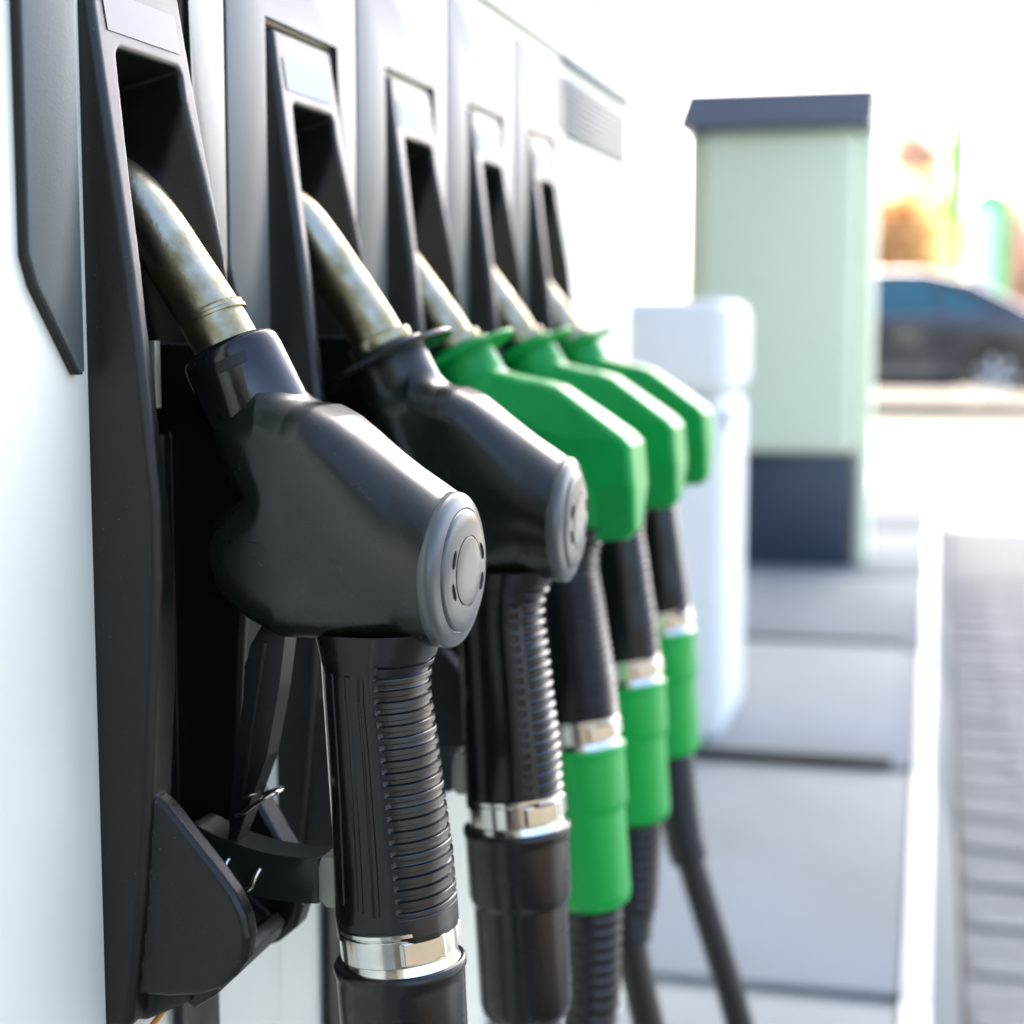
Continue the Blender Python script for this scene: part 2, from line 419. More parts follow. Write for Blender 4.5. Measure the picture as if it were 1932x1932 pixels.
dbox('price_strip', (X0 + .0015, 1.42 * K, wz(.26)), (X0 + .004, 1.56 * K, wz(.40)), M['pinkp'], bevel=.001)
dbox('trim_strip', (X0 + .001, 1.30 * K, wz(.196)), (X0 + .007, Yend - .01, wz(.1995)), M['screen'], bevel=.001)

# ---- holster shape in mm: x out of the wall, y along it from the seam, z up from the eye line
Fz = [-400, -330, -256, -209, -169, -130, -92, -64, -36, -9, 19, 50, 85, 109, 127]
Fx = [4, 5, 9, 15, 18.5, 21, 24, 24, 21.5, 19, 16, 12, 7.5, 4.5, 2.5]
Rz = [-400, -48, -20, 5, 50, 95, 127]; Ry = [146, 146, 139, 131.5, 126, 120, 117]
Lz = [-400, -130, -100, -60, 0, 50, 95]; Ly = [64.5, 64.5, 60, 55, 54, 55.5, 58.5]
def holster(x, y, z):
    fx = np.interp(z, Fz, Fx).astype(np.float32)
    # right side front edge runs a little further out
    o = rmax(x - fx, 43.5 + .12 * x - y, 3.2)
    o = rmax(o, y - np.interp(z, Rz, Ry), 3.2)
    o = rmax(o, z - 125, 2.0); o = rmax(o, -258 - z, 5); o = np.maximum(o, -66 - x)
    # boot cheeks: the side walls swell forward
    lc = sd_poly(x, z, [(-10, -160), (12, -165), (23, -174), (41, -195), (48, -204), (52, -212), (53.5, -220), (52, -229), (48, -235), (42, -240), (33, -243.5), (22, -245), (-10, -246)])
    lc = rmax(lc, np.abs(y - 54.6) - 5.2, 2.6)
    rc = sd_poly(x, z, [(-10, -150), (14, -172), (34, -207), (40, -216), (43.5, -226), (44, -236), (41, -245), (33, -252), (12, -260), (-10, -262)])
    rc = rmax(smin(x - fx, rc, 5.0), np.abs(y - 134) - 7.5, 3.0); rc = rmax(rmax(rc, -262 - z, 4), z + 20, 5); rc = np.maximum(rc, -40 - x)
    fl = sd_poly(x, z, [(-60, -214), (8, -225), (20, -232), (30, -240), (26, -250), (8, -259), (-60, -260)])
    fl = rmax(fl, np.abs(y - 96) - 38, 2)
    # cavity
    L = np.interp(z, Lz, Ly); Rr = np.interp(z, [-400, -60, -20, 20, 60, 95], [132, 131, 121, 111, 110, 110])
    cav = rmax(L - y, y - Rr, 5.0)
    cav = rmax(cav, z - 94.5 - (x - 8) * .25, 4.0)
    cav = rmax(cav, -(z + 205 + (x + 40) * .25), 8.0)
    fl_x = np.interp(z, [-400, -45, -28, 130], [-9, -9, -56, -56]).astype(np.float32)
    slot = rmax(np.abs(y - 98) - 21, np.abs(z + 110) - 80, 12.0); slot = np.maximum(slot, -56 - x)
    slot = np.maximum(slot, x + 4)
    cav = np.maximum(cav, (fl_x - x) * .5)
    cav = smin(cav, slot, 2.0)
    # flared chamfer on the right inner wall: plane through three measured points
    A = np.array((10., 113., 73.)); B = np.array((17., 130., 8.)); Cc = np.array((-10., 110., 35.))
    n = np.cross(B - A, Cc - A); n /= np.linalg.norm(n)
    if n[1] < 0: n = -n
    w = (x - A[0]) * n[0] + (y - A[1]) * n[1] + (z - A[2]) * n[2]
    w = np.maximum(w, np.maximum(z - 80, -10 - z)); w = np.maximum(w, 90 - y); w = np.maximum(w, y - 129)
    cav = smin(cav, w, 1.5)
    o = smax(o, -cav, 2.5)
    o = np.minimum(np.minimum(o, lc), rc); o = smin(o, fl, 2.0)
    return o
me_h = surf('nozzle_holster', holster, (-70, 34, -276), (58, 146, 130), 1.3, mm)
me_h.materials.append(M['housing'])
def yz(p, q, t): return (t * mm, p * mm, q * mm)
bez = [(1, 186), (1, 21), (6, 11), (31, -18), (34, -18), (33, 60), (32, 129), (124, 129), (127, 60), (142, -14), (144, -14), (156, 14), (158.5, 24), (158.5, 186)]
for i in range(5):
    h = bpy.data.objects.new('nozzle_holster', me_h); C.objects.link(h); h.parent = disp
    h.location = D(X0, Y0 + i * PT + HO[i] * mm, wz(0) + (0, 1.2, 2.8, 4.6, 5.8)[i] * mm)
    bz = [(p if 25 < p < 150 else p - HO[i], q) for p, q in bez]
    bm = bmesh.new(); prism_bm(bm, bz, .1, 4.0, yz, 1.0 * mm, 2); b = link('face_plate', bm_mesh('face_plate', bm), M['plate'], h, 35)
    gk_ = [(p - .9 if p < 33 else (p + .8 if p > 143 else p), q - .7 if q < 40 else q) for p, q in bz]
    bm = bmesh.new(); prism_bm(bm, gk_, .05, 3.1, yz, .3 * mm, 1); link('gasket', bm_mesh('gasket', bm), M['dark'], h, 35)  # dark rim stands in for shade on the plate's side edge
    # backing behind the gap round the hood
    box('backing', (-4 * mm, 30 * mm, -18 * mm), (-2 * mm, 44 * mm, 131 * mm), M['dark'], h)
    # sticker on the hood front
    lo_z, hi_z = 99.5, 113.5
    def st(p, q, t):
        return ((np.interp(q, Fz, Fx) + t) * mm, p * mm, q * mm)
    prism('label_sticker', [(53, lo_z), (111, lo_z), (110, hi_z), (52, hi_z)], .02, .35, st, M['sticker0'] if i == 0 else M['sticker'], h)
    # little metal catch deep on the right side
    box('catch_plate', (-8 * mm, 104 * mm, -34 * mm), (-4 * mm, 109 * mm, -8 * mm), M['alloy'], h, .5 * mm)
    # glossy lip across the boot
    prism('boot_lip', [(30, -240), (35, -236), (39, -240), (36, -247), (27, -253), (22, -250)], 60, 122, lambda p, q, t: (p * mm, t * mm, q * mm), M['housing'], h, 1.2 * mm)
    # spine below the boot
    box('spine', (.0005, 97 * mm, -560 * mm), (5 * mm, 134 * mm, -250 * mm), M['housing'], h, 3 * mm)
    tube('strap', [(4, 64, -268), (14, 92, -250)], 1.1, M['orangec'], h, 8, mm)

# ================================================================== NOZZLES
def nozzle_black(a, b, z):
    poly = [(-50, 208), (-36, 204.0), (-29, 203.6), (-20.7, 200.4), (-12.3, 195.2), (4.3, 183), (20.6, 173), (20.6, 117), (12, 113.8), (-13, 117), (-32.8, 118), (-42, 117.6), (-56, 123), (-66, 129.5), (-72, 136), (-75.3, 144), (-75, 152.5), (-71, 159.5), (-59.5, 169), (-65, 182), (-71, 196)]
    p = sd_poly(a, z, poly)
    t = 20.5 - a
    hb = np.interp(a, [-80, -40, 0, 21], [19.5, 24, 27, 28.2])
    d = rmax(p, np.abs(b) - hb, 15.0)
    tt = np.clip(t, 0, 60); rz = 28.2 + .33 * tt; zc = 145.2 + .31 * tt; rb = 28.2 - .03 * tt
    q = (np.sqrt(((z - zc) / rz) ** 2 + (b / rb) ** 2) - 1) * np.minimum(rz, rb)
    core = rmax(sd_poly(a, z, poly), q, 2.0)
    near = np.clip((a + 35) / 40, 0, 1)      # towards the cap the section becomes round
    d = d * (1 - near) + core * near
    d = np.maximum(d, a - 20.6)
    # shallow dish on the flank
    # neck
    ax, az = .46, -.888; u = (a + 68.5) * ax + (z - 220.5) * az; v = np.sqrt(((a + 68.5) * -az + (z - 220.5) * ax) ** 2 + b ** 2)
    nk = rmax(v - (18.2 + .03 * u), np.abs(u - 24) - 22.5, 1.5)
    return smin(d, nk, 5.0)
def nozzle_green(a, b, z):
    poly = [(-50, 208), (-36, 206), (-25, 203.4), (-15, 201.6), (-7, 199), (29, 173.5), (34, 168), (36, 145), (34.5, 122), (29, 115.5), (8, 114.5), (-12, 119), (-46, 117), (-64, 123), (-77, 133), (-79, 150), (-73, 160), (-61.5, 170), (-68, 190)]
    p = sd_poly(a, z, poly)
    hb = np.minimum(21, 8.5 + np.maximum(z - 114, 0) * .38 + np.maximum(14 - a, 0) * .55)
    hb = np.minimum(hb, 21 - .25 * np.maximum(z - 172 + np.minimum(a * .3, 0), 0))
    d = rmax(p, (np.abs(b) - hb) * .93, 4.2)
    ax, az = .46, -.888; u = (a + 68.5) * ax + (z - 220.5) * az; v = np.sqrt(((a + 68.5) * -az + (z - 220.5) * ax) ** 2 + b ** 2)
    nk = rmax(v - (18.2 + .03 * u), np.abs(u - 24) - 22.5, 1.5)
    return smin(d, nk, 4.0)
me_black = surf('body_cover', nozzle_black, (-84, -32, 108), (26, 32, 236), 1.15, mm); me_black.materials.append(M['body'])
me_green = surf('body_cover', nozzle_green, (-84, -32, 108), (42, 32, 236), 1.3, mm); me_green.materials.append(M['greenp'])

gz = [0, 15, 38, 60, 80, 97, 106, 114, 124]; gc = [.6, -.9, -2.5, -4.7, -6.7, -8.7, -8.9, -8.4, -7]; gr = [22.0, 22.3, 21.7, 20.5, 19.8, 19.1, 19.4, 21.6, 25]
def grip_mesh(kind):
    z0 = {'lined': 8, 'dotted': 13, 'ribbed': 12, 'smooth': 17}[kind]
    # angle 0 = outward (+a), -90deg = towards the camera side (-b)
    th = np.concatenate([np.radians(np.arange(-180, -20, 1.0)), np.radians(np.arange(-20, 180, 3.0))])
    nzs = 420 if kind != 'smooth' else 160
    zs = np.linspace(z0, 122, nzs)
    T, Z = np.meshgrid(th, zs)
    c = np.interp(Z, gz, gc); r = np.interp(Z, gz, gr)
    sa = np.cos(T); sb = np.sin(T)
    # squarish section: narrower across
    ra = r; rb = r * .93
    n = 2.35
    k = (np.abs(sa) ** n + np.abs(sb) ** n) ** (-1 / n)
    disp = np.zeros_like(Z)
    A = sa * k * ra; B = sb * k * rb
    def box01(x, lo, hi, e): return np.clip((x - lo) / e, 0, 1) * np.clip((hi - x) / e, 0, 1)
    deg = np.degrees(T)
    if kind == 'lined':
        lim = np.interp(Z, [10, 35, 75, 100], [-67, -69, -71, -72])
        zone = (np.abs(deg) < -lim) & (Z > 17) & (Z < 111)
        ph = ((Z - 17) / 4.3) % 1
        ed = np.clip((-lim - np.abs(deg)) / 4, 0, 1)
        rib = np.clip(np.minimum(ph, .62 - ph) / .07, 0, 1)
        disp += np.where(zone, -1.2 * (1 - rib) * ed, 0)
        disp += np.where(np.abs(deg) < 78, .3, 0)
        for l0, l1, za, zb in ((-125, -117.5, 22, 108), (-107, -100, 20, 107), (-90.5, -83.5, 18, 106)):
            disp -= .45 * box01(deg, l0, l1, 1.1) * box01(Z, za, zb, .7)
    elif kind == 'dotted':
        zone = (np.abs(deg) < 48) & (Z > 13) & (Z < 114)
        ph = ((Z - 6) / 4.9) % 1
        ribv = np.sin(np.pi * np.clip(ph / .72, 0, 1)) ** .6
        disp += np.where(zone, -1.6 + 2.0 * ribv, 0)
        dot = box01(deg, -65, -55, 2) * box01(ph, .15, .65, .1) * ((Z > 15) & (Z < 112))
        disp -= 1.0 * dot
        disp -= .8 * box01(deg, -79, -76.5, 1) * (Z > 3)
    elif kind == 'ribbed':
        zone = (np.abs(deg) < 80) & (Z > 13) & (Z < 114); ph = ((Z - 6) / 4.3) % 1
        disp += np.where(zone, -1.9 + 2.4 * np.sin(np.pi * np.clip(ph / .75, 0, 1)) ** .6, 0)
    else:
        zone = (np.abs(deg) < 45) & (Z > 6) & (Z < 112); ph = ((Z - 6) / 4.3) % 1
        disp += np.where(zone, -1.0 + 1.1 * np.sin(np.pi * ph), 0)
    L = np.sqrt(A * A + B * B); A = A * (L + disp) / L; B = B * (L + disp) / L
    tilt = np.interp(Z, [0, 30, 122], [.13, .12, .05])
    P = np.stack([c + A, B, Z + tilt * A], -1).reshape(-1, 3)
    nt_ = len(th); F = []
    ii = np.arange(nzs - 1)[:, None] * nt_; jj = np.arange(nt_)[None, :]; j2 = (jj + 1) % nt_
    F = np.stack([ii + jj, ii + j2, ii + nt_ + j2, ii + nt_ + jj], -1).reshape(-1, 4)
    me = bpy.data.meshes.new('grip')
    me.vertices.add(len(P)); me.vertices.foreach_set('co', (P * mm).astype(np.float32).ravel())
    me.loops.add(len(F) * 4); me.loops.foreach_set('vertex_index', F.astype(np.int32).ravel())
    me.polygons.add(len(F)); me.polygons.foreach_set('loop_start', np.arange(0, len(F) * 4, 4, dtype=np.int32))
    dd = np.degrees(T)[:-1, :].ravel(); zz = Z[:-1, :].ravel()
    if kind == 'lined': mi = (np.abs(dd) < 77) & (zz > 10)
    elif kind == 'dotted': mi = np.abs(dd) < 76
    elif kind == 'ribbed': mi = np.abs(dd) < 84
    else: mi = np.zeros(len(dd), bool)
    me.polygons.foreach_set('material_index', mi.astype(np.int32))
    me.update(calc_edges=True); me.validate()
    for p in me.polygons: p.use_smooth = True
    me.set_sharp_from_angle(angle=math.radians(45))
    me.materials.append(M['grip']); me.materials.append(M['rib'])
    return me

def abz(p, q, t): return (p * mm, t * mm, q * mm)
def make_nozzle(kind, label, body_me, grip_kind, sleeve_m, cap, flange, hose_pts, guardlen, zring):
    root = empty('fuel_nozzle')
    tag(root, label, 'fuel nozzle', 'fuel nozzles hanging in the dispenser holsters')
    ob = bpy.data.objects.new('body_cover', body_me); C.objects.link(ob); ob.parent = root
    # spout
    sp = spline([(-57, 0, 198), (-68.5, 0, 220.5), (-77.8, 0, 235.5), (-90.5, 0, 253.5), (-101.5, 0, 269), (-112, 0, 281), (-127, 0, 290), (-147, 0, 295)], 8)
    n = len(sp); rr = [np.interp(i / n, [0, .25, .5, .7, 1], [12.4, 12.3, 11.4, 10.8, 9.0]) for i in range(n)]
    spo = tube('spout', sp, rr, M['nickel'], root, 40, mm)
    ax = Vector((-.46, 0, .888)); cc = Vector((-68.5, 0, 220.5))
    if flange:
        lathe('spout_ring', cc + ax * 0, ax, [(-2, 14), (1, 15.2), (4.5, 15.2), (5.5, 12.4)], M['nickel'], spo, 40, mm)
        lathe('splash_guard', cc - ax * 5, ax, [(-3.0, 18.0), (-2.2, 32.0), (-1.2, 33), (0, 32.5), (1.2, 20), (3.5, 19), (4.5, 17), (5, 12.4)], M['body'] if flange == 'black' else M['greenp'], root, 56, mm)
    else:
        lathe('spout_ring', cc, ax, [(15.2, 11.9), (15.4, 12.6), (16.6, 12.6), (17.0, 12.1), (18.2, 12.1), (18.6, 12.4), (19.0, 11.8)], M['nickel'], spo, 48, mm)
        lathe('neck_collar', cc, ax, [(-27.5, 19.4), (-27, 19.7), (-2, 18.9), (1.0, 18.7), (2.6, 18.0), (3.4, 16.8), (3.2, 14.8), (.5, 12.9), (-4, 12.5)], M['collar'], root, 64, mm)
        e1 = Vector((0, -1, 0)); e2 = Vector((.888, 0, .46)); V = []; F = []
        for ri, rad in enumerate((18.5, 19.45, 19.45, 18.5)):
            for k in range(13):
                th_ = math.radians(6 + 34 * k / 12); s_ = -3.4 - (4.2 if ri > 1 else 0)
                V.append(cc + ax * s_ + (e1 * math.cos(th_) + e2 * math.sin(th_)) * rad)
        for ri in range(3):
            for k in range(12): F.append((ri * 13 + k, ri * 13 + k + 1, ri * 13 + k + 14, ri * 13 + k + 13))
        F += [(0, 13, 26, 39), (12, 51, 38, 25)]
        link('moulded_tab', mesh_from('moulded_tab', V, F, mm), M['housing'], root)
    if cap:
        c0 = (20.2, 0, 145.2)
        co = lathe('end_cap', c0, (1, 0, 0), [(-3, 27.4), (-2.2, 28.4), (.6, 28.5), (2.0, 28.1), (3.0, 27.0), (3.7, 25.2), (4.4, 22.9), (4.0, 22.7), (4.0, 22.3), (5.0, 22.1), (5.4, 21.4), (6.1, 17.5), (6.5, 13.1), (6.1, 13.0), (6.1, 12.6), (6.7, 12.5), (6.9, 11.8), (7.1, 6), (7.1, .3)], M['cap'], root, 72, mm, 60)
        co.rotation_euler = (0, 0, 0)
        for a0 in (158, 203, 22, -22):
            pts = []
            for k in range(7):
                a = math.radians(a0 + (k - 3) * 4.2); rad = 15.3
                pts.append((26.55, math.cos(a) * rad * 1.0, 145.2 + math.sin(a) * rad))
            tube('vent_slot', pts, [.3, .6, .7, .7, .7, .6, .3], M['dark'], co, 8, mm)
    # grip
    g = bpy.data.objects.new('grip', GM[grip_kind]); C.objects.link(g); g.parent = root
    # swivel ring + sleeve follow an axis leaning outward at the bottom
    a1 = Vector((.12, 0, -.993)); c1 = Vector((-.4 - .08 * (zring - 10), 0, zring))
    rg = lathe('swivel_ring', c1, a1, [(-2.4, 19), (-2.2, 22.0), (-1.9, 22.6), (-.6, 22.6), (-.2, 22.0), (.3, 21.8), (.8, 22.3), (10.2, 22.3), (10.8, 21.6), (12, 21.8), (17, 23.2), (17.3, 20)], M['chrome'], root, 72, mm, 30)
    # flats of the nut
    bmn = bmesh.new()
    def hexf(p, q, t): 
        P = c1 + a1 * t + Vector((.993, 0, .12)) * p + Vector((0, 1, 0)) * q
        return (P.x * mm, P.y * mm, P.z * mm)
    hp = []
    for k in range(4):
        an = math.radians(-62 + k * 41.3); hp.append((23.6 * math.cos(an), 23.6 * math.sin(an)))
    hp += [(8, 20), (8, -20)]
    prism_bm(bmn, hp, 1.4, 9.8, hexf, .35 * mm, 1)
    link('nut_flats', bm_mesh('nut_flats', bmn), M['chrome'], rg, 20)
    a2 = Vector((.075, 0, -.997))
    sl = [(14.2, 19), (13.6, 22.6), (13.4, 24.0), (14.2, 25.0), (16.5, 25.1), (18, 24.4), (21, 24.2), (46, 23.9), (48.5, 23.2), (49.5, 22.2), (51, 22.0), (98, 21.7), (103, 20.6), (106, 17.5), (106.5, 14)]
    lathe('hose_sleeve', c1, a2, sl, sleeve_m, root, 64, mm, 50)
    # hose with ribbed kink guard
    e = c1 + a2 * 104
    pts = spline([(e.x, 0, e.z)] + hose_pts, 14)
    L = [0]
    for p, q in zip(pts[:-1], pts[1:]): L.append(L[-1] + math.dist(p, q))
    tot = L[-1]; S1 = np.arange(0, guardlen, 1.4)
    P1 = [tuple(np.interp(s, L, [p[k] for p in pts]) for k in range(3)) for s in S1]
    R1 = [15.5 - 1.5 * s / guardlen + (.9 if (s / 7.0) % 1 < .55 else -.3) for s in S1]
    tube('kink_guard', P1, R1, M['hose'], root, 28, mm, 60)
    S2 = np.arange(guardlen - 4, tot, 8.0)
    P2 = [tuple(np.interp(s, L, [p[k] for p in pts]) for k in range(3)) for s in S2]
    tube('hose', P2, 10.8, M['hose'], root, 24, mm, 60)
    # trigger lever
    lv = [(-53, 124), (-55.5, 118), (-58, 111), (-62.3, 103.5), (-60.5, 98), (-60.8, 91), (-64, 79), (-67, 60), (-68.3, 46), (-69.6, 33), (-66.5, 32), (-63.2, 41), (-57.5, 56), (-52.5, 69), (-49.5, 84), (-47, 97), (-44.5, 116), (-44, 126)]
    lvr = prism('trigger_lever', lv, -5, 5, abz, M['lever'], root, 1.3 * mm, 3)
    prism('lever_groove', [(-53.6, 114), (-51.6, 114), (-61.4, 54), (-63.4, 54)], -5.6, -4.7, abz, M['rib'], lvr, .3 * mm, 1)
    # trigger guard: flat bar from the grip into the boot
    top = spline([(-29.8, 33.4), (-42, 32.4), (-56, 33.2), (-70, 36), (-84, 41)], 6); bot = spline([(-84, 24), (-70, 18), (-60, 15.6), (-50, 14.6), (-30.2, 15.2)], 6)
    gp = [(p[0], p[1]) for p in top] + [(p[0], p[1]) for p in bot]
    tg = prism('trigger_guard', gp, -6.5, 9.0, abz, M['lever2'], root, .9 * mm, 2)
    prism('guard_mount', [(-20.2, 35.0), (-28.6, 34.2), (-29.6, 30), (-29.4, 17), (-26, 14.8), (-20, 15.5)], -8, 8, abz, M['alloy'], tg, .9 * mm, 2)
    prism('edge_rod', [(-30.6, 114), (-29.6, 114), (-24.2, 40), (-25.2, 40)], -4.6, -3.4, abz, M['steel'], g, .3 * mm, 1)
    tube('wire_clip', spline([(-67.6, -6.8, 28.5), (-68.2, -8.6, 26.5), (-68.0, -9.4, 21.8), (-65.6, -9.6, 19.4), (-60.2, -9.6, 17.9), (-57, -9.4, 19.5), (-55.6, -8.6, 23), (-54.4, -6.7, 26.2)], 6), 1.0, M['steel'], tg, 10, mm)
    tube('wire_clip', spline([(-65.0, -6.0, 45.6), (-60, -7.9, 48.4), (-55.5, -8.1, 51.8), (-50.0, -7.9, 55.3), (-47.8, -5, 56.6), (-49.5, 2, 56.0), (-60, 7.6, 51)], 6), .95, M['steel'], tg, 10, mm)
    tube('wire_clip', spline([(-62.0, -5.6, 53.0), (-59.5, -6.8, 54.1), (-56.0, -6.2, 55.4)], 5), .8, M['steel'], tg, 8, mm)
    return root

GM = {k: grip_mesh(k) for k in ('lined', 'dotted', 'ribbed', 'smooth')}
def hp(dx): return [(14 + dx * .3, 0, -140), (24 + dx * .7, 0, -178), (58 + dx, 0, -290), (74 + dx * 1.2, 0, -370), (50 + dx, 4, -430), (-10, 8, -455), (-70, 10, -430), (-115, 10, -380)]
specs = [
    ('lined', 'nearest fuel nozzle, black cover with round grey end cap, in sharp focus', me_black, 'lined', M['sleeve'], True, None, -10, 85, (-.191, .587), 5, .8, 10),
    ('dotted', 'second nozzle from the front, black cover with round grey cap and dotted ribbed grip', me_black, 'dotted', M['sleeve'], True, 'black', -10, 85, (-.185, .747), 1, 1.2, 15),
    ('ribbed', 'nearest of the green nozzles, green cover over a ribbed black grip and green sleeve', me_green, 'ribbed', M['greens'], False, 'green', -25, 110, (-.188, .907), 2, -.8, 14),
    ('smooth', 'middle green nozzle, between two others with green covers', me_green, 'smooth', M['greens'], False, 'green', -30, 85, (-.190, 1.067), 2, -.5, 16),
    ('smooth', 'farthest green nozzle, at the end of the row, its hose swinging outward', me_green, 'smooth', M['greens'], False, 'green', 0, 85, (-.192, 1.227), 2, -.6, 20),
]
ZR = -.2350
for (k, lab, bme, gk, sm, cap, fl, dx, gl, (rx, ry), yaw, lean, zr_) in specs:
    r = make_nozzle(k, lab, bme, gk, sm, cap, fl, hp(dx), gl, zr_)
    r.location = (rx * K, ry * K, wz(ZR)); r.rotation_euler = (0, math.radians(lean), math.radians(-yaw))

# ================================================================== ISLAND FURNITURE
bx, by = -.496, 3.1
bin_ = empty('litter_bin', (bx, by + .2, ISL)); tag(bin_, 'rounded white bin standing on the island between dispenser and green pillar', 'bin')
box('bin_body', (-.135, -.2, .012), (.125, .15, .655), M['white'], bin_, .03, 4)
box('bin_lid', (-.14, -.205, .66), (.131, .155, .836), M['white'], bin_, .035, 5)
box('bin_foot', (-.12, -.18, 0), (.11, .14, .012), M['dark'], bin_)
box('lock', (.1255, -.19, .60), (.1285, -.16, .64), M['alloy'], bin_)
kx, ky = -.5, 5.5
ks = empty('service_pillar', (kx, ky + .2, ISL)); tag(ks, 'pale green service pillar with slate blue cap and dark base', 'service pillar')
H = ISL
box('pillar_body', (-.25, -.18, .37), (.24, .2, 1.40), M['kiosk'], ks, .03, 4)
box('side_post', (-.315, -.10, .37), (-.252, .2, 1.40), M['kiosk'], ks, .02, 3)
box('side_post', (.242, -.10, .0), (.29, .2, 1.40), M['kiosk'], ks, .02, 3)
box('pillar_base', (-.22, -.16, .0), (.234, .19, .368), M['navy'], ks, .01)
bm = bmesh.new()
A = [(-.335, -.26, 1.402), (.29, -.26, 1.402), (.29, .22, 1.402), (-.345, .22, 1.402)]; B = [(-.31, -.17, 1.53), (.295, -.17, 1.53), (.295, .2, 1.53), (-.31, .2, 1.53)]
va = [bm.verts.new(p) for p in A]; vb = [bm.verts.new(p) for p in B]; bm.faces.new(va[::-1]); bm.faces.new(vb)
for i in range(4): bm.faces.new((va[i], va[(i + 1) % 4], vb[(i + 1) % 4], vb[i]))
bmesh.ops.bevel(bm, geom=bm.edges[:], offset=.006, segments=2, affect='EDGES')
link('pillar_cap', bm_mesh('pillar_cap', bm), M['slate'], ks, 35)

# ================================================================== CARS
def car_sdf(x, y, z):
    low = sd_poly(x, z, [(-2.2, .27), (-2.24, .55), (-2.15, .72), (-1.3, .86), (-.9, .93), (1.2, .98), (1.95, 1.0), (2.18, .93), (2.22, .6), (2.15, .3), (1.9, .22), (-2.0, .2)])
    low = rmax(low, np.abs(y) - (.88 - .06 * (x / 2.2) ** 4), .12)
    top = sd_poly(x, z, [(-1.35, .8), (-.55, 1.36), (-.1, 1.43), (.6, 1.425), (1.1, 1.32), (1.75, 1.0), (1.7, .8)])
    top = rmax(top, np.abs(y) - (.80 - .38 * (z - .95)), .08)
    o = smin(low, top, .05)
    for wx in (-1.35, 1.38):
        a = np.sqrt((x - wx) ** 2 + (z - .33) ** 2) - .375; a = np.maximum(a, .55 - np.abs(y)); o = np.maximum(o, -a)
    return o
me_car = surf('body', car_sdf, (-2.35, -1, .15), (2.35, 1, 1.5), .035)
win = [[(-1.1, .96), (-.48, 1.31), (-.02, 1.36), (-.05, .97)], [(.01, .97), (.02, 1.362), (.55, 1.35), (.72, 1.30), (.74, .975)], [(.78, .975), (.77, 1.285), (1.02, 1.19), (1.32, .985)]]
def make_car(label, paint, loc, sz):
    r = empty('parked_car', loc); tag(r, label, 'car', 'cars parked beyond the pumps')
    me = me_car.copy(); me.materials.append(paint); b = bpy.data.objects.new('body', me); C.objects.link(b); b.parent = r
    for s in (-1, 1):
        for wp in win:
            prism('side_window', wp, 0, .012, lambda p, q, t: (p, s * (.797 - .38 * (q - .95) + t), q), M['glass'], r, .003, 1)
        for xx in (.1, -.95):
            box('door_handle', (xx - .09 + .6, s * .885 - .012, .80), (xx + .09 + .6, s * .885 + .012, .83), paint, r, .005)
        box('sill', (-.95, s * .86 - .03, .2), (.98, s * .86 + .03, .34), M['tyre'], r, .02)
        for wx in (-1.35, 1.38):
            wh = lathe('wheel', (wx, s * .68, .33), (0, s, 0), [(0, .2), (0, .31), (.03, .33), (.17, .33), (.2, .31), (.2, .272), (.16, .27)], M['tyre'], r, 36)
            lathe('rim', (wx, s * .68, .33), (0, s, 0), [(.15, .27), (.19, .268), (.195, .24), (.185, .22), (.195, .06), (.2, .05), (.2, .01)], M['rim'], wh, 36)
            for k in range(7):
                a = k * 2 * math.pi / 7
                tube('spoke', [(wx + .05 * math.cos(a), s * .872, .33 + .05 * math.sin(a)), (wx + .22 * math.cos(a), s * .872, .33 + .22 * math.sin(a))], .022, M['rim'], wh, 6)
        box('tail_lamp', (2.08, s * .72 - .12, .72), (2.2, s * .72 + .12, .88), M['lamp'], r, .03)
        box('headlamp', (-2.2, s * .68 - .14, .62), (-2.0, s * .68 + .14, .74), M['chrome'], r, .03)
        box('mirror', (-.98, s * .95 - .09, .93), (-.85, s * .95 + .09, 1.06), paint, r, .03)
    r.scale = (1, 1, sz)
    return r
make_car('dark blue saloon car parked beyond the green pillar', M['carpaint'], (-.78, 19.6, 0), 1.04)
make_car('pale silver tall car behind the dark blue one', M['silver'], (3.0, 25.0, 0), 1.24)

# ================================================================== BACKGROUND
def tree(name, label, cat, x, y, h, wdt, h0, m, n=900, leaf=.11, seed=1):
    r = empty(name, (x, y, 0)); tag(r, label, cat)
    tube('trunk', [(0, 0, 0), (.03, 0, h * .4), (.0, .02, h * .8)], [.09, .07, .02], M['bark'], r, 10)
    R = random.Random(seed); V = []; F = []
    clumps = [(R.gauss(0, .42) * wdt, R.gauss(0, .42) * wdt, h0 + (h - h0) * R.random(), R.uniform(.25, .5) * wdt) for _ in range(22)]
    for i in range(n):
        cx, cy, cz, cr = R.choice(clumps)
        k = 1 - max(0, (cz - h0) / (h - h0)) * .5
        p = Vector((cx * k + R.gauss(0, cr * .6), cy * k + R.gauss(0, cr * .6), cz + R.gauss(0, cr * .6)))
        u = Vector((R.gauss(0, 1), R.gauss(0, 1), R.gauss(0, 1))).normalized() * leaf; v = u.orthogonal().normalized() * leaf * .7
        b = len(V); V += [p - u, p - v, p + u, p + v]; F.append((b, b + 1, b + 2, b + 3))
    link('crown', mesh_from('crown', V, F), m, r)
    for k in range(7):
        a = k * .9; tube('limb', [(0, 0, h * (.3 + .06 * k)), (math.cos(a) * wdt * .5, math.sin(a) * wdt * .5, h * (.45 + .07 * k))], [.04, .012], M['bark'], r, 6)
    return r
tree('autumn_tree', 'low orange autumn tree behind the car roof, next to the green pillar', 'tree', -.95, 30, 3.0, 1.0, .9, M['orange'], 3200, .12, 3)
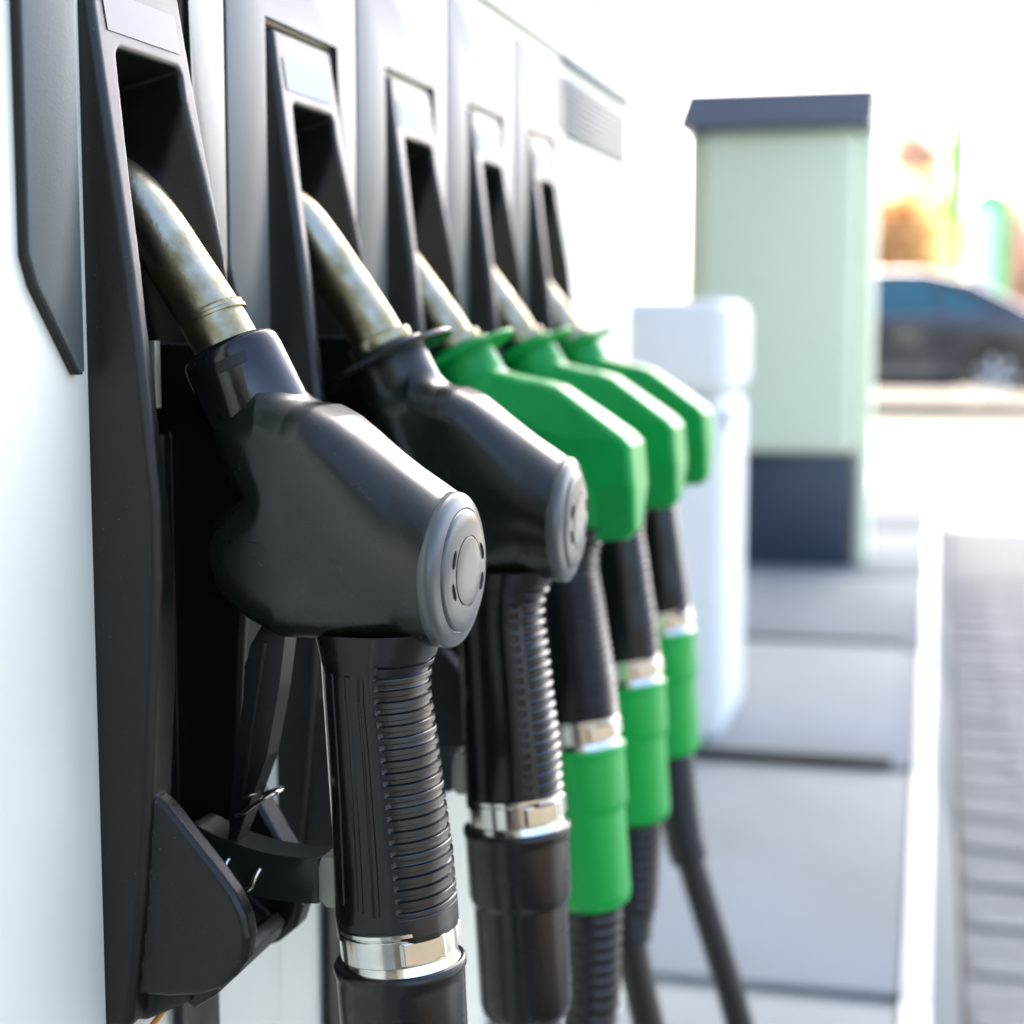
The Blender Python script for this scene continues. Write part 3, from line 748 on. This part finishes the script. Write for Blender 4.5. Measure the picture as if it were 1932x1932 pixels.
tree('autumn_tree', 'taller tan tree with fading top, left of the lime flag', 'tree', -.55, 33, 4.2, 1.1, 1.5, M['tan'], 2600, .12, 5)
tree('autumn_tree', 'yellowish orange tree just left of the lime flag', 'tree', -.15, 31.5, 2.9, .6, 1.0, M['orange'], 1800, .12, 9)
tree('autumn_tree', 'pale brown tree farthest to the right, above the silver car', 'tree', 1.35, 36, 3.5, 1.2, 1.0, M['tan'], 1800, .13, 12)
fp = empty('flagpole', (.13, 29, 0)); tag(fp, 'thin pale pole with a furled lime green flag hanging along it', 'flagpole')
tube('pole', [(0, 0, 0), (0, 0, 7.5)], [.05, .03], M['white'], fp, 12)
V = []; F = []
R = random.Random(4); nz_ = 24; nn = 20
for i in range(nz_):
    t = i / (nz_ - 1); z = 1.7 + 3.0 * t; rad = .05 + .09 * math.sin(math.pi * min(1, .12 + .95 * (1 - t))) ** .7
    for k in range(nn):
        a = 2 * math.pi * k / nn; q = rad * (1 + .35 * math.sin(5 * a + 2 * t)); V.append((.08 + q * math.cos(a), q * math.sin(a) * .7, z))
for i in range(nz_ - 1):
    for k in range(nn): F.append((i * nn + k, i * nn + (k + 1) % nn, (i + 1) * nn + (k + 1) % nn, (i + 1) * nn + k))
link('flag', mesh_from('flag', V, F), M['lime'], fp, 180)
sg = empty('totem_sign', (.74, 29, 0)); tag(sg, 'white rounded totem sign with a green arched edge', 'sign')
def arch(r, n=16, x0=0, zb=0, zt=2.75): return [(x0 - r, zb)] + [(x0 + r * math.cos(math.pi - math.pi * k / n), zt + r * math.sin(math.pi * k / n)) for k in range(n + 1)] + [(x0 + r, zb)]
prism('green_edge', arch(.30, x0=.02), -.06, .06, lambda p, q, t: (p, t, q), M['signgreen'], sg, .01)
prism('white_face', arch(.19, x0=-.08, zb=.05, zt=2.6), -.075, -.061, lambda p, q, t: (p, t, q), M['white'], sg, .004)
hb = empty('house', (4.2, 62, 0)); tag(hb, 'pinkish rendered house far behind the cars at the right edge', 'house')
box('wall', (-2.2, -3, 0), (6, 4, 4.2), M['pink'], hb)
prism('roof', [(-2.6, 4.2), (6.4, 4.2), (1.9, 6.4)], -3.4, 4.4, lambda p, q, t: (p, t, q), M['roof'], hb, .03)
for xx in (-1.4, .6, 2.6, 4.4):
    f = box('window', (xx, -3.03, 1.6), (xx + .9, -3.002, 2.9), M['white'], hb); box('pane', (xx + .08, -3.04, 1.68), (xx + .82, -3.031, 2.82), M['glass'], f)
box('door', (1.7, -3.03, 0), (2.4, -3.002, 2.1), M['bark'], hb)
